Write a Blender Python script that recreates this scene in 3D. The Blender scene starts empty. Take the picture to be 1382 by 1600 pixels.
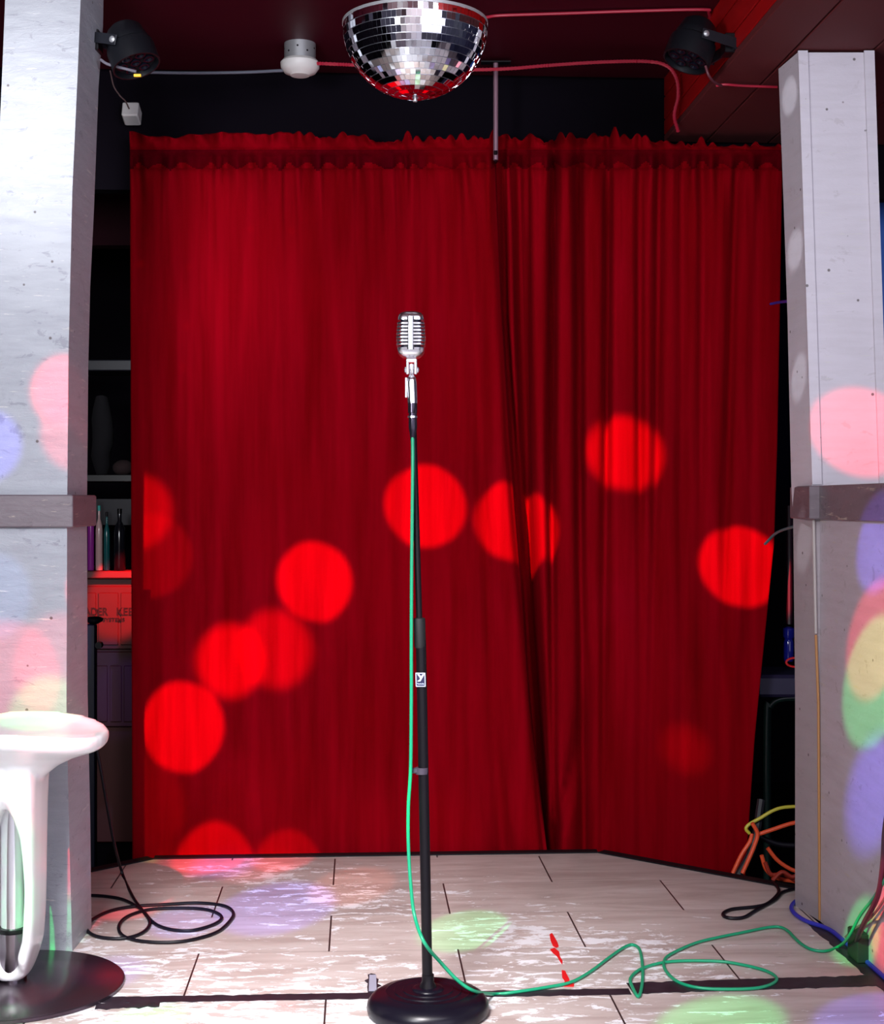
import bpy, math, random
from mathutils import Vector, Matrix, noise
random.seed(7)
PI = math.pi
COL = bpy.context.scene.collection
SC = bpy.context.scene

# ------------------------------------------------------------ camera
F, PX, PY, H, YAW = 2300.0, 691.0, 788.0, 1.05, math.radians(3.26)
FW = Vector((math.sin(YAW), math.cos(YAW), 0)); RT = Vector((math.cos(YAW), -math.sin(YAW), 0)); UP = Vector((0, 0, 1))
CAM = Vector((0, 0, H))
def W(px, py, Z):
    """world point seen at photo pixel (px,py) at depth Z metres"""
    return CAM + FW*Z + RT*((px-PX)/F*Z) + UP*((PY-py)/F*Z)
def G(px, py, h=0.0):
    """world point on the horizontal plane z=h seen at a photo pixel"""
    return W(px, py, (H-h)*F/(py-PY))
cd = bpy.data.cameras.new('camera'); cam = bpy.data.objects.new('camera', cd); COL.objects.link(cam)
cam.location = CAM; cam.rotation_euler = (PI/2, 0, -YAW)
cd.sensor_fit = 'VERTICAL'; cd.sensor_height = 36; cd.sensor_width = 36*1382/1600; cd.lens = F/1600*36
cd.shift_y = -(800-PY)/1600; cd.clip_start = 0.02
SC.camera = cam

# ------------------------------------------------------------ light
vs = SC.view_settings
vs.view_transform = 'Standard'; vs.look = 'None'; vs.gamma = 1; vs.use_curve_mapping = False; vs.exposure = 0.0
w = bpy.data.worlds.new('world'); SC.world = w; w.use_nodes = True
w.node_tree.nodes['Background'].inputs[0].default_value = (0.55, 0.5, 0.75, 1)
w.node_tree.nodes['Background'].inputs[1].default_value = 0.09

def aim(o, target):
    o.rotation_euler = (Vector(target)-o.location).to_track_quat('-Z', 'Y').to_euler()
def area(name, loc, target, size, power, color, sy=None):
    l = bpy.data.lights.new(name, 'AREA'); l.energy = power; l.color = color; l.size = size
    if sy: l.shape = 'RECTANGLE'; l.size_y = sy
    o = bpy.data.objects.new(name, l); COL.objects.link(o); o.location = loc; aim(o, target); return o
def spot(src, target, radius, power, color, blend=0.12, soft=0.012):
    """coloured beam that throws a disc of the given radius (m) around target"""
    src = Vector(src); target = Vector(target); d = (target-src).length
    l = bpy.data.lights.new('beam_light', 'SPOT'); l.energy = power*d*d; l.color = color
    l.spot_size = 2*math.atan(radius/d); l.spot_blend = blend; l.shadow_soft_size = soft
    o = bpy.data.objects.new('beam_light', l); COL.objects.link(o); o.location = src; aim(o, target); return o
def CAMP(x, z, h): return FW*z + RT*x + UP*h      # camera-aligned ground frame: right, forward, height

BALL_ = W(649, 60, 3.15)
key = area('stage_wash_light', CAMP(-1.0, 0.9, 1.6), W(560, 700, 4.3), 0.55, 52, (0.92, 0.95, 1.0))
fill = area('doorway_light', CAMP(1.9, -0.7, 1.25), W(649, 600, 3.2), 3.0, 44, (0.80, 0.80, 1.0), 2.0)
wall_fill = area('added_wall_light', CAMP(-0.3, -0.9, 2.1), (0, -2.6, 1.1), 0.8, 60, (1.0, .9, .95))  # added unseen lamp that lights wall_front for the mirror ball to reflect
lamp = area('ceiling_lamp_light', CAMP(0.62, 1.35, 2.16), BALL_, 1.15, 26, (0.88, 0.9, 1.0), 0.62)
pl = spot(CAMP(-1.15, 1.0, 2.25), W(30, 190, 3.45), 0.40, 74, (0.95, 0.97, 1.0), 1.0, 0.25)
fl_ = spot(CAMP(-0.55, 1.2, 2.25), G(520, 1540), 1.05, 74, (1.0, 0.96, 0.97), 1.0, 0.3)

BEAM = CAMP(-0.79, 0.9, 2.05)
R_, G_, B_, P_, Y_ = (1, .02, .05), (.05, 1, .2), (.15, .12, 1), (.45, .2, 1), (1, .6, .1)
for px, py, Z, rp, powr, c, bl in [
    (663, 788, 4.45, 64, 34, R_, .12), (800, 812, 4.45, 62, 32, R_, .15), (966, 697, 4.45, 63, 32, R_, .3),
    (1147, 874, 4.45, 61, 32, R_, .12), (490, 905, 4.45, 61, 34, R_, .15), (358, 1030, 4.45, 62, 36, R_, .35),
    (430, 1012, 4.45, 66, 24, R_, .35), (285, 1132, 4.45, 66, 34, R_, .12), (335, 1350, 4.45, 62, 22, R_, .15),
    (450, 1350, 4.45, 52, 12, R_, .15), (360, 1190, 4.4, 30, 2.0, P_, 1), (945, 920, 4.4, 45, 1.6, B_, 1),
    (1055, 1150, 4.4, 45, 6, R_, 1), (210, 790, 4.4, 62, 16, R_, .3),
    (128, 685, 3.5, 60, 13, R_, .12), (-20, 695, 3.45, 55, 12, B_, .15), (-15, 930, 3.45, 65, 4.5, (.3, .5, 1), .15),
    (10, 1060, 3.45, 85, 13, R_, .15), (95, 1040, 3.45, 80, 10, R_, .2), (75, 1130, 3.45, 70, 11, G_, .2),
    (98, 1380, 3.48, 34, 18, R_, .4), (84, 1440, 3.48, 40, 14, G_, .4),
    (1345, 675, 3.71, 68, 18, R_, .1), (1398, 868, 3.35, 72, 17, B_, .15), (1378, 1008, 3.35, 86, 19, R_, .15),
    (1374, 1072, 3.35, 92, 18, G_, .12), (1370, 1246, 3.35, 92, 20, B_, .4), (1330, 1446, 3.35, 56, 18, G_, .2),
    (1405, 1445, 3.22, 70, 34, R_, .2)]:
    spot(BEAM, W(px, py, Z), rp/F*Z*1.03, powr*1.5*(2.7 if Z > 4 else 2.2), c, bl*1.8)
for px, py, rp, powr, c, bl in [(725, 1455, 70, 5, G_, .2), (1125, 1600, 95, 6, G_, .3), (550, 1385, 70, 2.5, (1, .2, .05), .3),
    (350, 1350, 60, 3.5, P_, .6), (205, 1410, 60, 6, R_, .2), (430, 1420, 95, 4.5, B_, .3), (290, 1440, 60, 3, B_, .3),
    (270, 1355, 70, 4, R_, .6), (400, 1352, 70, 3.5, R_, .6), (60, 1560, 34, 9, R_, .3), (15, 1590, 30, 8, G_, .3), (70, 1500, 40, 9, G_, .4),
    (230, 1595, 60, 5, G_, .3), (1360, 1590, 80, 4, B_, .3), (170, 1520, 60, 3, B_, .4), (380, 1600, 90, 4, R_, .4)]:
    t = G(px, py); spot(BEAM, t, rp/F*(t-CAM).length, powr*(12 if c in (B_, P_) else 10), c, bl*1.5)
BALL = W(649, 40, 3.15)
for px, py in [(1236, 150), (1243, 390), (1250, 590), (1258, 850)]:      # light thrown back by the mirror ball on the post
    spot(BALL+RT*0.17, W(px, py, 3.78), 0.05, 16, (.9, .95, 1), .3, .01)
for px, py in [(298, 412), (294, 505), (288, 570), (222, 410), (393, 355), (456, 356)]:
    spot(BALL-RT*0.17-FW*.03, W(px, py, 4.45), 0.007, 5, (1, .1, .1), .5, .003)
spot(W(1500, 330, 5.2), W(1400, 380, 6.0), .5, 30, (.05, .25, 1), .6, .05)
spot(W(260, 700, 5.3), W(185, 960, 6.1), .17, 170, (1, .01, .02), .3, .02)
spot(W(260, 900, 5.3), W(180, 1110, 6.1), .16, 12, (.1, .05, 1), .5, .02)

# ------------------------------------------------------------ materials
def mat(name, col, rough=0.5, metal=0.0, **k):
    m = bpy.data.materials.new(name); m.use_nodes = True
    b = m.node_tree.nodes['Principled BSDF']
    b.inputs['Base Color'].default_value = (*col, 1); b.inputs['Roughness'].default_value = rough; b.inputs['Metallic'].default_value = metal
    for kk, v in k.items():
        b.inputs[kk.replace('_', ' ')].default_value = v
    return m
def N(m, t, **k):
    n = m.node_tree.nodes.new(t)
    for a, v in k.items():
        if a.startswith('i_'): n.inputs[a[2:].replace('_', ' ')].default_value = v
        else: setattr(n, a, v)
    return n
def L(m, a, b): m.node_tree.links.new(a, b)
def ramp(m, src, stops):
    r = N(m, 'ShaderNodeValToRGB'); e = r.color_ramp.elements
    while len(e) < len(stops): e.new(0.5)
    for el, (p, c) in zip(e, stops): el.position = p; el.color = (*c, 1) if len(c) == 3 else c
    L(m, src, r.inputs[0]); return r
def mix(m, fac, a, b, mode='MIX'):
    n = N(m, 'ShaderNodeMix', data_type='RGBA', blend_type=mode)
    for i, v in ((0, fac), (6, a), (7, b)):
        if isinstance(v, (int, float)): n.inputs[i].default_value = v
        elif isinstance(v, tuple): n.inputs[i].default_value = (*v, 1)
        else: L(m, v, n.inputs[i])
    return n.outputs[2]
def pos(m, scale=(1, 1, 1)):
    g = N(m, 'ShaderNodeNewGeometry'); v = N(m, 'ShaderNodeVectorMath', operation='MULTIPLY'); v.inputs[1].default_value = scale
    L(m, g.outputs['Position'], v.inputs[0]); return v.outputs[0]
def nz(m, vec, scale, detail=4, rough=0.55, dist=0.0):
    n = N(m, 'ShaderNodeTexNoise', i_Scale=scale, i_Detail=detail, i_Roughness=rough, i_Distortion=dist); L(m, vec, n.inputs['Vector']); return n.outputs[0]
def bump(m, h, strength=0.3, dist=0.01):
    b = N(m, 'ShaderNodeBump', i_Strength=strength, i_Distance=dist); L(m, h, b.inputs['Height'])
    L(m, b.outputs[0], m.node_tree.nodes['Principled BSDF'].inputs['Normal'])
def base(m, c): L(m, c, m.node_tree.nodes['Principled BSDF'].inputs['Base Color'])

def speckle(name, col, dark, rough=0.5, sc=6, amt=.3, bs=.15):
    m = mat(name, col, rough); v = pos(m); n = nz(m, v, sc, 6)
    base(m, mix(m, ramp(m, n, [(0.35, (0, 0, 0)), (0.7, (amt,)*3)]).outputs[0], col, dark)); bump(m, n, bs, .004); return m

# floor tiles ------------------------------------------------
def floor_mat():
    m = mat('travertine_tile', (.5, .45, .42), .32); v = pos(m)
    s = N(m, 'ShaderNodeSeparateXYZ'); L(m, v, s.inputs[0])
    def M(op, a, b=None, c=None):
        n = N(m, 'ShaderNodeMath', operation=op)
        for i, q in enumerate((a, b, c)):
            if q is None: continue
            if isinstance(q, (int, float)): n.inputs[i].default_value = q
            else: L(m, q, n.inputs[i])
        return n.outputs[0]
    row = M('DIVIDE', M('SUBTRACT', s.outputs[1], 3.165), 0.3015)
    rfl = M('FLOOR', row); rfr = M('SUBTRACT', row, rfl)
    par = M('MODULO', M('ADD', rfl, 100), 2)                      # row 0 (D) : joints at -.37 ; row 1 (C): -.07
    cx = M('DIVIDE', M('ADD', s.outputs[0], M('SUBTRACT', .372, M('MULTIPLY', par, .3035))), .607)
    cfl = M('FLOOR', cx); cfr = M('SUBTRACT', cx, cfl)
    ex = M('MULTIPLY', M('SUBTRACT', .5, M('ABSOLUTE', M('SUBTRACT', cfr, .5))), .607)
    ey = M('MULTIPLY', M('SUBTRACT', .5, M('ABSOLUTE', M('SUBTRACT', rfr, .5))), .3015)
    jx = M('LESS_THAN', ex, .0021); jy = M('LESS_THAN', ey, .0013)
    cmb = N(m, 'ShaderNodeCombineXYZ'); L(m, rfl, cmb.inputs[0]); L(m, cfl, cmb.inputs[1])
    wn = N(m, 'ShaderNodeTexWhiteNoise', noise_dimensions='2D'); L(m, cmb.outputs[0], wn.inputs['Vector'])
    off = N(m, 'ShaderNodeVectorMath', operation='ADD'); sc = N(m, 'ShaderNodeVectorMath', operation='SCALE'); sc.inputs['Scale'].default_value = 9
    L(m, wn.outputs['Color'], sc.inputs[0]); L(m, v, off.inputs[0]); L(m, sc.outputs[0], off.inputs[1])
    st = N(m, 'ShaderNodeVectorMath', operation='MULTIPLY'); st.inputs[1].default_value = (2.2, 11, 1); L(m, off.outputs[0], st.inputs[0])
    n1 = nz(m, st.outputs[0], 1.4, 7, .62, .6)
    col = ramp(m, n1, [(.3, (.37, .29, .27)), (.5, (.48, .40, .375)), (.72, (.57, .50, .48))]).outputs[0]
    tone = M('MULTIPLY_ADD', wn.outputs['Value'], .22, 1.0)
    tc = N(m, 'ShaderNodeVectorMath', operation='SCALE'); L(m, col, tc.inputs[0]); L(m, tone, tc.inputs['Scale'])
    # worn white paint
    st2 = pos(m, (6, 15, 1)); n2 = nz(m, st2, 1.9, 12, .74, .5); big = nz(m, v, 1.6, 2)
    near = M('MULTIPLY', M('SUBTRACT', 3.6, s.outputs[1]), .10)
    lft = M('MULTIPLY', M('ABSOLUTE', M('SUBTRACT', s.outputs[0], -.15)), -.10)
    tot = M('ADD', M('ADD', n2, M('MULTIPLY', M('SUBTRACT', big, .5), .45)), M('ADD', near, lft))
    pm = ramp(m, tot, [(.515, (0, 0, 0)), (.535, (1, 1, 1))]).outputs[0]
    c2 = mix(m, pm, tc.outputs[0], (.86, .85, .88))
    st3 = pos(m, (9, 30, 1)); n3 = nz(m, st3, 1.5, 6, .6)
    c3 = mix(m, ramp(m, n3, [(.66, (0, 0, 0)), (.72, (.35, .35, .35))]).outputs[0], c2, (.2, .15, .13))
    c4 = mix(m, M('MULTIPLY', jy, .45), c3, (.10, .07, .06))
    c5 = mix(m, jx, c4, (.03, .02, .02)); base(m, c5)
    hh = M('SUBTRACT', M('MULTIPLY', pm, .3), M('ADD', jx, jy)); bump(m, hh, .25, .003)
    rr = M('MULTIPLY_ADD', n2, .35, .2); L(m, rr, m.node_tree.nodes['Principled BSDF'].inputs['Roughness'])
    return m
M_floor = floor_mat()

def painted(name, col, worn, bs=.25, chip=(.75, .72, .65)):
    m = mat(name, col, .42); v = pos(m, (1, 1, 1)); st = pos(m, (3, 3, 22))
    n = nz(m, st, 2.0, 6, .6); n2 = nz(m, v, 9, 6, .6); n3 = nz(m, v, 26, 3, .6)
    c = mix(m, ramp(m, n, [(.4, (0, 0, 0)), (.75, (.5, .5, .5))]).outputs[0], col, worn)
    n5 = nz(m, pos(m, (14, 14, 30)), 1.3, 9, .7, .6)
    c = mix(m, ramp(m, n5, [(.60, (0, 0, 0)), (.64, (.75, .75, .75))]).outputs[0], c, worn)
    n6 = nz(m, pos(m, (5, 5, 60)), 2, 5, .7)
    c = mix(m, ramp(m, n6, [(.62, (0, 0, 0)), (.66, (.5, .5, .5))]).outputs[0], c, chip)
    c = mix(m, ramp(m, n2, [(.66, (0, 0, 0)), (.69, (.8, .8, .8))]).outputs[0], c, worn)
    vo = N(m, 'ShaderNodeTexVoronoi', i_Scale=17, i_Randomness=1); L(m, v, vo.inputs['Vector'])
    dots = ramp(m, vo.outputs['Distance'], [(.05, (.9, .9, .9)), (.075, (0, 0, 0))]).outputs[0]
    c = mix(m, dots, c, (.09, .07, .07))
    c = mix(m, ramp(m, n3, [(.74, (0, 0, 0)), (.76, (1, 1, 1))]).outputs[0], c, chip); base(m, c)
    bump(m, mix(m, .5, n5, mix(m, .5, n, n2)), bs, .010); return m
M_postL = painted('grey_white_post_paint', (.38, .395, .44), (.25, .255, .30), .5)
M_postR = painted('grey_post_paint', (.60, .56, .62), (.50, .46, .50), .2, (.6, .58, .55))
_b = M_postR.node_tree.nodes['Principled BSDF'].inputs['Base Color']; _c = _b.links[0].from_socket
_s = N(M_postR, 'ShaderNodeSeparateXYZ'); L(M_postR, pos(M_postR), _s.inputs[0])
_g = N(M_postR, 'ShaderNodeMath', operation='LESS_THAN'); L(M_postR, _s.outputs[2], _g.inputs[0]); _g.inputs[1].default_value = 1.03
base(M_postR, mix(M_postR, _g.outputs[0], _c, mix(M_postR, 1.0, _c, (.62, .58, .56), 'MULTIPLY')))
M_half = painted('scuffed_grey_paint', (.50, .44, .49), (.36, .31, .33), .25, (.5, .42, .35))
M_band = painted('brown_grey_trim_paint', (.17, .135, .155), (.11, .085, .10), .3, (.6, .5, .4))
M_black = mat('black_satin_metal', (.004, .003, .005), .38, .0, Specular_IOR_Level=.25)
M_blackm = mat('black_matte', (.006, .005, .008), .6, 0, Specular_IOR_Level=.2)
M_tape = speckle('black_tape', (.013, .009, .016), (.06, .045, .06), .5, 30)
M_cable = mat('black_rubber', (.005, .004, .008), .45, 0, Specular_IOR_Level=.25)
M_green = mat('green_cable', (.008, .31, .15), .38)
M_orange = mat('orange_cable', (.9, .10, .03), .45)
M_yellow = mat('yellow_cable', (.6, .55, .05), .45)
M_blue = mat('blue_braided_cable', (.03, .04, .45), .45)
M_chrome = mat('chrome', (.85, .85, .88), .12, 1.0)
M_chrome2 = mat('polished_chrome', (.9, .9, .93), .26, 1.0)
M_mirror = mat('mirror_facets', (.9, .92, .95), .035, 1.0)
M_dark = mat('dark_grille', (.004, .004, .02), .5)
M_plastic = mat('white_gloss_plastic', (.92, .93, .94), .18)
M_steel = speckle('brushed_dark_steel', (.085, .06, .08), (.04, .028, .04), .25, 7); M_steel.node_tree.nodes['Principled BSDF'].inputs['Metallic'].default_value = .75
M_ceil = speckle('dark_red_ceiling_paint', (.055, .003, .010), (.035, .002, .007), .55, 3); M_ceil.node_tree.nodes['Principled BSDF'].inputs['Specular IOR Level'].default_value = .15
M_beam = mat('red_beam_paint', (.26, .012, .010), .5, 0, Specular_IOR_Level=.15)
_v = pos(M_beam); _n = nz(M_beam, _v, 7, 5)
base(M_beam, mix(M_beam, ramp(M_beam, _n, [(.71, (0, 0, 0)), (.725, (1, 1, 1))]).outputs[0], mix(M_beam, ramp(M_beam, nz(M_beam, pos(M_beam, (3, 1, 3)), 4, 5), [(.35, (0, 0, 0)), (.7, (.6, .6, .6))]).outputs[0], (.36, .004, .005), (.24, .003, .005)), (.7, .5, .5)))
M_void = mat('near_black_paint', (.0030, .0016, .0045), .9, 0, Specular_IOR_Level=.1)
M_void2 = mat('dark_wine_board', (.022, .004, .008), .8, 0, Specular_IOR_Level=.1)
M_redpipe = mat('red_painted_conduit', (.40, .015, .04), .4)
M_grey = mat('grey_conduit', (.13, .14, .18), .4)
M_white = mat('off_white_plastic', (.72, .70, .68), .4)
M_galv = mat('galvanised_steel', (.45, .46, .48), .4, .6)
M_redpaint = mat('red_paint', (.70, .010, .012), .5)
M_cab = speckle('brown_cabinet_wood', (.10, .018, .016), (.06, .012, .012), .5, 5)
M_ink = mat('dark_lettering', (.02, .008, .008), .6)
M_lab = mat('label_white', (.62, .70, .95), .5)
M_lens = mat('dark_lens', (.006, .006, .012), .12, 0, Specular_IOR_Level=.3)
M_amber = mat('orange_sticker', (.9, .5, .02), .5)

def velvet():
    m = mat('red_velour', (.30, .003, .012), .72)
    b = m.node_tree.nodes['Principled BSDF']; b.inputs['Specular IOR Level'].default_value = .0; b.inputs['Sheen Weight'].default_value = .03; b.inputs['Sheen Tint'].default_value = (1, .03, .12, 1); b.inputs['Sheen Roughness'].default_value = .45
    st = pos(m, (14, 14, .9)); n = nz(m, st, 1.6, 4, .55); n2 = nz(m, pos(m, (1, 1, 1)), 3, 3)
    c = mix(m, ramp(m, n, [(.3, (0, 0, 0)), (.7, (1, 1, 1))]).outputs[0], (.17, .0005, .003), (.30, .0010, .008))
    c = mix(m, ramp(m, n2, [(.4, (0, 0, 0)), (.7, (.5, .5, .5))]).outputs[0], c, (.24, .0007, .004)); base(m, c)
    bump(m, nz(m, pos(m, (60, 60, 40)), 3, 3), .08, .002); return m
M_velvet = velvet(); M_hem = velvet(); M_hem.name = 'darker_hem_velour'  # header band uses a darker copy of the velour
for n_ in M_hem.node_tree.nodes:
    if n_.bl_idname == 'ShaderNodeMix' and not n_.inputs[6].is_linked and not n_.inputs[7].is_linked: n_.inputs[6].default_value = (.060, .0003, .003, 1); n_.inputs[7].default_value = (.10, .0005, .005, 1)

# ------------------------------------------------------------ mesh helpers
WL = {}                                    # world location of each object
def tag(o, label=None, cat=None, group=None, kind=None):
    if label: o['label'] = label
    if cat: o['category'] = cat
    if group: o['group'] = group
    if kind: o['kind'] = kind
    return o
def empty(name, loc, label, cat, group=None):
    o = bpy.data.objects.new(name, None); o.empty_display_size = .05; COL.objects.link(o); o.location = loc
    WL[o.name] = Vector(loc); return tag(o, label, cat, group)
class MB:
    def __init__(s): s.v = []; s.f = []; s.mi = []; s.sm = []
    def add(s, vs, fs, sm=False, mi=0):
        n = len(s.v); s.v += [Vector(v) for v in vs]; s.f += [tuple(i+n for i in f) for f in fs]; s.mi += [mi]*len(fs); s.sm += [sm]*len(fs); return s
    def box(s, c, sx, sy, sz, ax=None, bev=0.0, mi=0):
        """box centred at c; ax = (X,Y,Z) axes"""
        c = Vector(c); X, Y, Z = ax or (Vector((1, 0, 0)), Vector((0, 1, 0)), UP)
        hx, hy, hz = sx/2, sy/2, sz/2
        if bev <= 0:
            vs = [c+X*(a*hx)+Y*(b*hy)+Z*(d*hz) for d in (-1, 1) for a, b in ((-1, -1), (1, -1), (1, 1), (-1, 1))]
            return s.add(vs, [(3, 2, 1, 0), (4, 5, 6, 7), (0, 1, 5, 4), (1, 2, 6, 5), (2, 3, 7, 6), (3, 0, 4, 7)], False, mi)
        b_ = min(bev, hx*.9, hy*.9, hz*.9); rings = []
        for d, ins in ((-1, b_), (-1+b_/hz, 0), (1-b_/hz, 0), (1, b_)):
            x, y = hx-ins, hy-ins; k = b_*.6 if ins == 0 else b_*.6
            pts = [(-x+k, -y), (x-k, -y), (x, -y+k), (x, y-k), (x-k, y), (-x+k, y), (-x, y-k), (-x, -y+k)]
            rings.append([c+X*p+Y*q+Z*(d*hz) for p, q in pts])
        vs = [p for r in rings for p in r]; fs = [tuple(range(7, -1, -1)), tuple(range(24, 32))]
        for r in range(3):
            for i in range(8): j = (i+1) % 8; fs.append((r*8+i, r*8+j, r*8+8+j, r*8+8+i))
        return s.add(vs, fs, False, mi)
    def tube(s, pts, r, n=8, closed=False, cap=True, mi=0):
        pts = [Vector(p) for p in pts]; m = len(pts); rr = r if isinstance(r, (list, tuple)) else [r]*m
        t0 = (pts[1]-pts[0]).normalized(); a = t0.orthogonal().normalized(); vs = []
        for i, p in enumerate(pts):
            if closed: t = pts[(i+1) % m]-pts[i-1]
            else: t = pts[min(i+1, m-1)]-pts[max(i-1, 0)]
            if t.length < 1e-9: t = t0
            t = t.normalized(); a = (a-t*a.dot(t))
            a = a.normalized() if a.length > 1e-6 else t.orthogonal().normalized(); b = t.cross(a)
            vs += [p+(a*math.cos(2*PI*k/n)+b*math.sin(2*PI*k/n))*rr[i] for k in range(n)]
        fs = []
        for i in range(m if closed else m-1):
            j = (i+1) % m
            for k in range(n): k2 = (k+1) % n; fs.append((i*n+k, i*n+k2, j*n+k2, j*n+k))
        if cap and not closed: fs += [tuple(range(n-1, -1, -1)), tuple((m-1)*n+k for k in range(n))]
        return s.add(vs, fs, True, mi)
    def lathe(s, c, prof, n=32, ax=None, sm=True, mi=0):
        """prof: (radius, height) along axis Z of ax"""
        c = Vector(c); X, Y, Z = ax or (Vector((1, 0, 0)), Vector((0, 1, 0)), UP); vs = []
        for r, h in prof: vs += [c+Z*h+(X*math.cos(2*PI*k/n)+Y*math.sin(2*PI*k/n))*max(r, 1e-5) for k in range(n)]
        fs = []
        for i in range(len(prof)-1):
            for k in range(n): k2 = (k+1) % n; fs.append((i*n+k, i*n+k2, i*n+n+k2, i*n+n+k))
        fs += [tuple(range(n-1, -1, -1)), tuple((len(prof)-1)*n+k for k in range(n))]
        return s.add(vs, fs, sm, mi)
    def prism(s, poly, d, mi=0):
        """planar polygon extruded by vector d"""
        n = len(poly); poly = [Vector(p) for p in poly]; vs = poly+[p+Vector(d) for p in poly]
        return s.add(vs, [tuple(range(n-1, -1, -1)), tuple(range(n, 2*n))]+[(i, (i+1) % n, (i+1) % n+n, i+n) for i in range(n)], False, mi)
    def build(s, name, m, parent=None, label=None, cat=None, group=None, kind=None, origin=None):
        me = bpy.data.meshes.new(name)
        if parent is not None: org = WL[parent.name]
        elif origin is not None: org = Vector(origin)
        else:
            lo = [min(v[i] for v in s.v) for i in range(3)]; hi = [max(v[i] for v in s.v) for i in range(3)]
            org = Vector(((lo[0]+hi[0])/2, (lo[1]+hi[1])/2, lo[2]))
        me.from_pydata([v-org for v in s.v], [], s.f)
        for mm in (m if isinstance(m, (list, tuple)) else [m]): me.materials.append(mm)
        for p, i, q in zip(me.polygons, s.mi, s.sm): p.material_index = i; p.use_smooth = q
        import bmesh
        bm = bmesh.new(); bm.from_mesh(me); bmesh.ops.recalc_face_normals(bm, faces=bm.faces)
        bm.to_mesh(me); bm.free()
        if any(s.sm): me.set_sharp_from_angle(angle=math.radians(40))
        o = bpy.data.objects.new(name, me); COL.objects.link(o)
        if parent is not None: o.parent = parent
        else: o.location = org
        WL[o.name] = org; return tag(o, label, cat, group, kind)
def spline(pts, n=10):
    pts = [Vector(p) for p in pts]; out = []
    q = [pts[0]*2-pts[1]]+pts+[pts[-1]*2-pts[-2]]
    for i in range(1, len(q)-2):
        a, b, c, d = q[i-1:i+3]
        for k in range(n):
            t = k/n; out.append(.5*((2*b)+(c-a)*t+(2*a-5*b+4*c-d)*t*t+(3*b-a-3*c+d)*t**3))
    out.append(pts[-1]); return out
def text(name, body, loc, size, m, parent, X, Z, depth=.001, extrude=.0008, stretch=1, label=None):
    cu = bpy.data.curves.new('txt', 'FONT'); cu.body = body; cu.size = size; cu.extrude = extrude; cu.align_x = 'CENTER'; cu.align_y = 'CENTER'; cu.offset = size*.012
    to = bpy.data.objects.new('txt', cu); COL.objects.link(to); bpy.context.view_layer.update()
    me = bpy.data.meshes.new_from_object(to.evaluated_get(bpy.context.evaluated_depsgraph_get()))
    bpy.data.objects.remove(to); X = Vector(X).normalized(); Z = Vector(Z).normalized(); Nn = X.cross(Z)
    org = WL[parent.name]
    for v in me.vertices: v.co = Vector(loc)+X*v.co.x*stretch+Z*v.co.y+Nn*v.co.z-org
    me.name = name; me.materials.clear(); me.materials.append(m)
    o = bpy.data.objects.new(name, me); COL.objects.link(o); o.parent = parent; WL[o.name] = org; return tag(o, label)
VA = (RT, FW, UP)

# ------------------------------------------------------------ setting
def P2(v): return Vector((v.x, v.y, 0))
bk = [G(240, 1343), G(935, 1333)]
poly = [Vector((-2.2, -2.6, 0)), Vector((1.155, -2.6, 0)), Vector((1.155, 3.60, 0)), P2(G(1262, 1427)), P2(G(1262, 1394)), P2(G(935, 1333)), P2(G(240, 1343)), P2(G(143, 1363)), Vector((-1.35, 4.02, 0)), Vector((-2.2, 4.0, 0))]
MB().prism(poly, (0, 0, -.3)).build('floor', [M_floor], kind='structure', label='pale stone tiles with worn white paint on the raised stage')
MB().prism([(-4, .3, -.34), (4, .3, -.34), (4, 8, -.34), (-4, 8, -.34)], (0, 0, -.1)).build('floor', M_void, kind='structure', label='dark lower floor behind the stage')
e = MB()                                        # black edging around the rear of the stage
rim = [P2(G(143, 1363)), P2(G(240, 1343)), P2(G(935, 1333)), P2(G(1262, 1394))]
for a, b in zip(rim, rim[1:]):
    t = (b-a).normalized(); n = Vector((-t.y, t.x, 0))
    e.prism([a+UP*.004, b+UP*.004, b+n*.035+UP*.004, a+n*.035+UP*.004], (0, 0, -.1))
e.build('trim_1', M_blackm, kind='structure', label='black edging along the rear of the stage')
MB().prism([(-2.6, -2.6, 2.395), (1.0, -2.6, 2.395), (1.0, 4.60, 2.395), (-2.6, 4.60, 2.395)], (0, 0, .05)).build('ceiling', M_ceil, kind='structure')
MB().prism([(-3.2, 4.68, 2.28), (3.2, 4.68, 2.28), (3.2, 7.4, 2.28), (-3.2, 7.4, 2.28)], (0, 0, .05)).build('ceiling', M_void, kind='structure', label='black ceiling behind the stage')
hb = MB().box((0.0, 4.665, 2.23), 5.6, .06, .40); hb.build('wall_back', M_void, kind='structure')
MB().box((0, 7.3, 1), 6.4, .08, 2.75).build('wall_rear', M_void, kind='structure')
MB().box((0, -2.64, 1), 6.4, .08, 2.8).build('wall_front', speckle('pale_grey_wall', (.55, .52, .55), (.4, .36, .4), .6, 2), kind='structure')
MB().box((-2.9, 4.0, 1), .08, 6.6, 2.75).build('wall_left', M_void, kind='structure')
m_blue = mat('navy_wall_paint', (.03, .03, .08), .5)
MB().box((2.75, 4.0, 1), .08, 6.6, 2.75).build('wall_right', m_blue, kind='structure')

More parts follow.
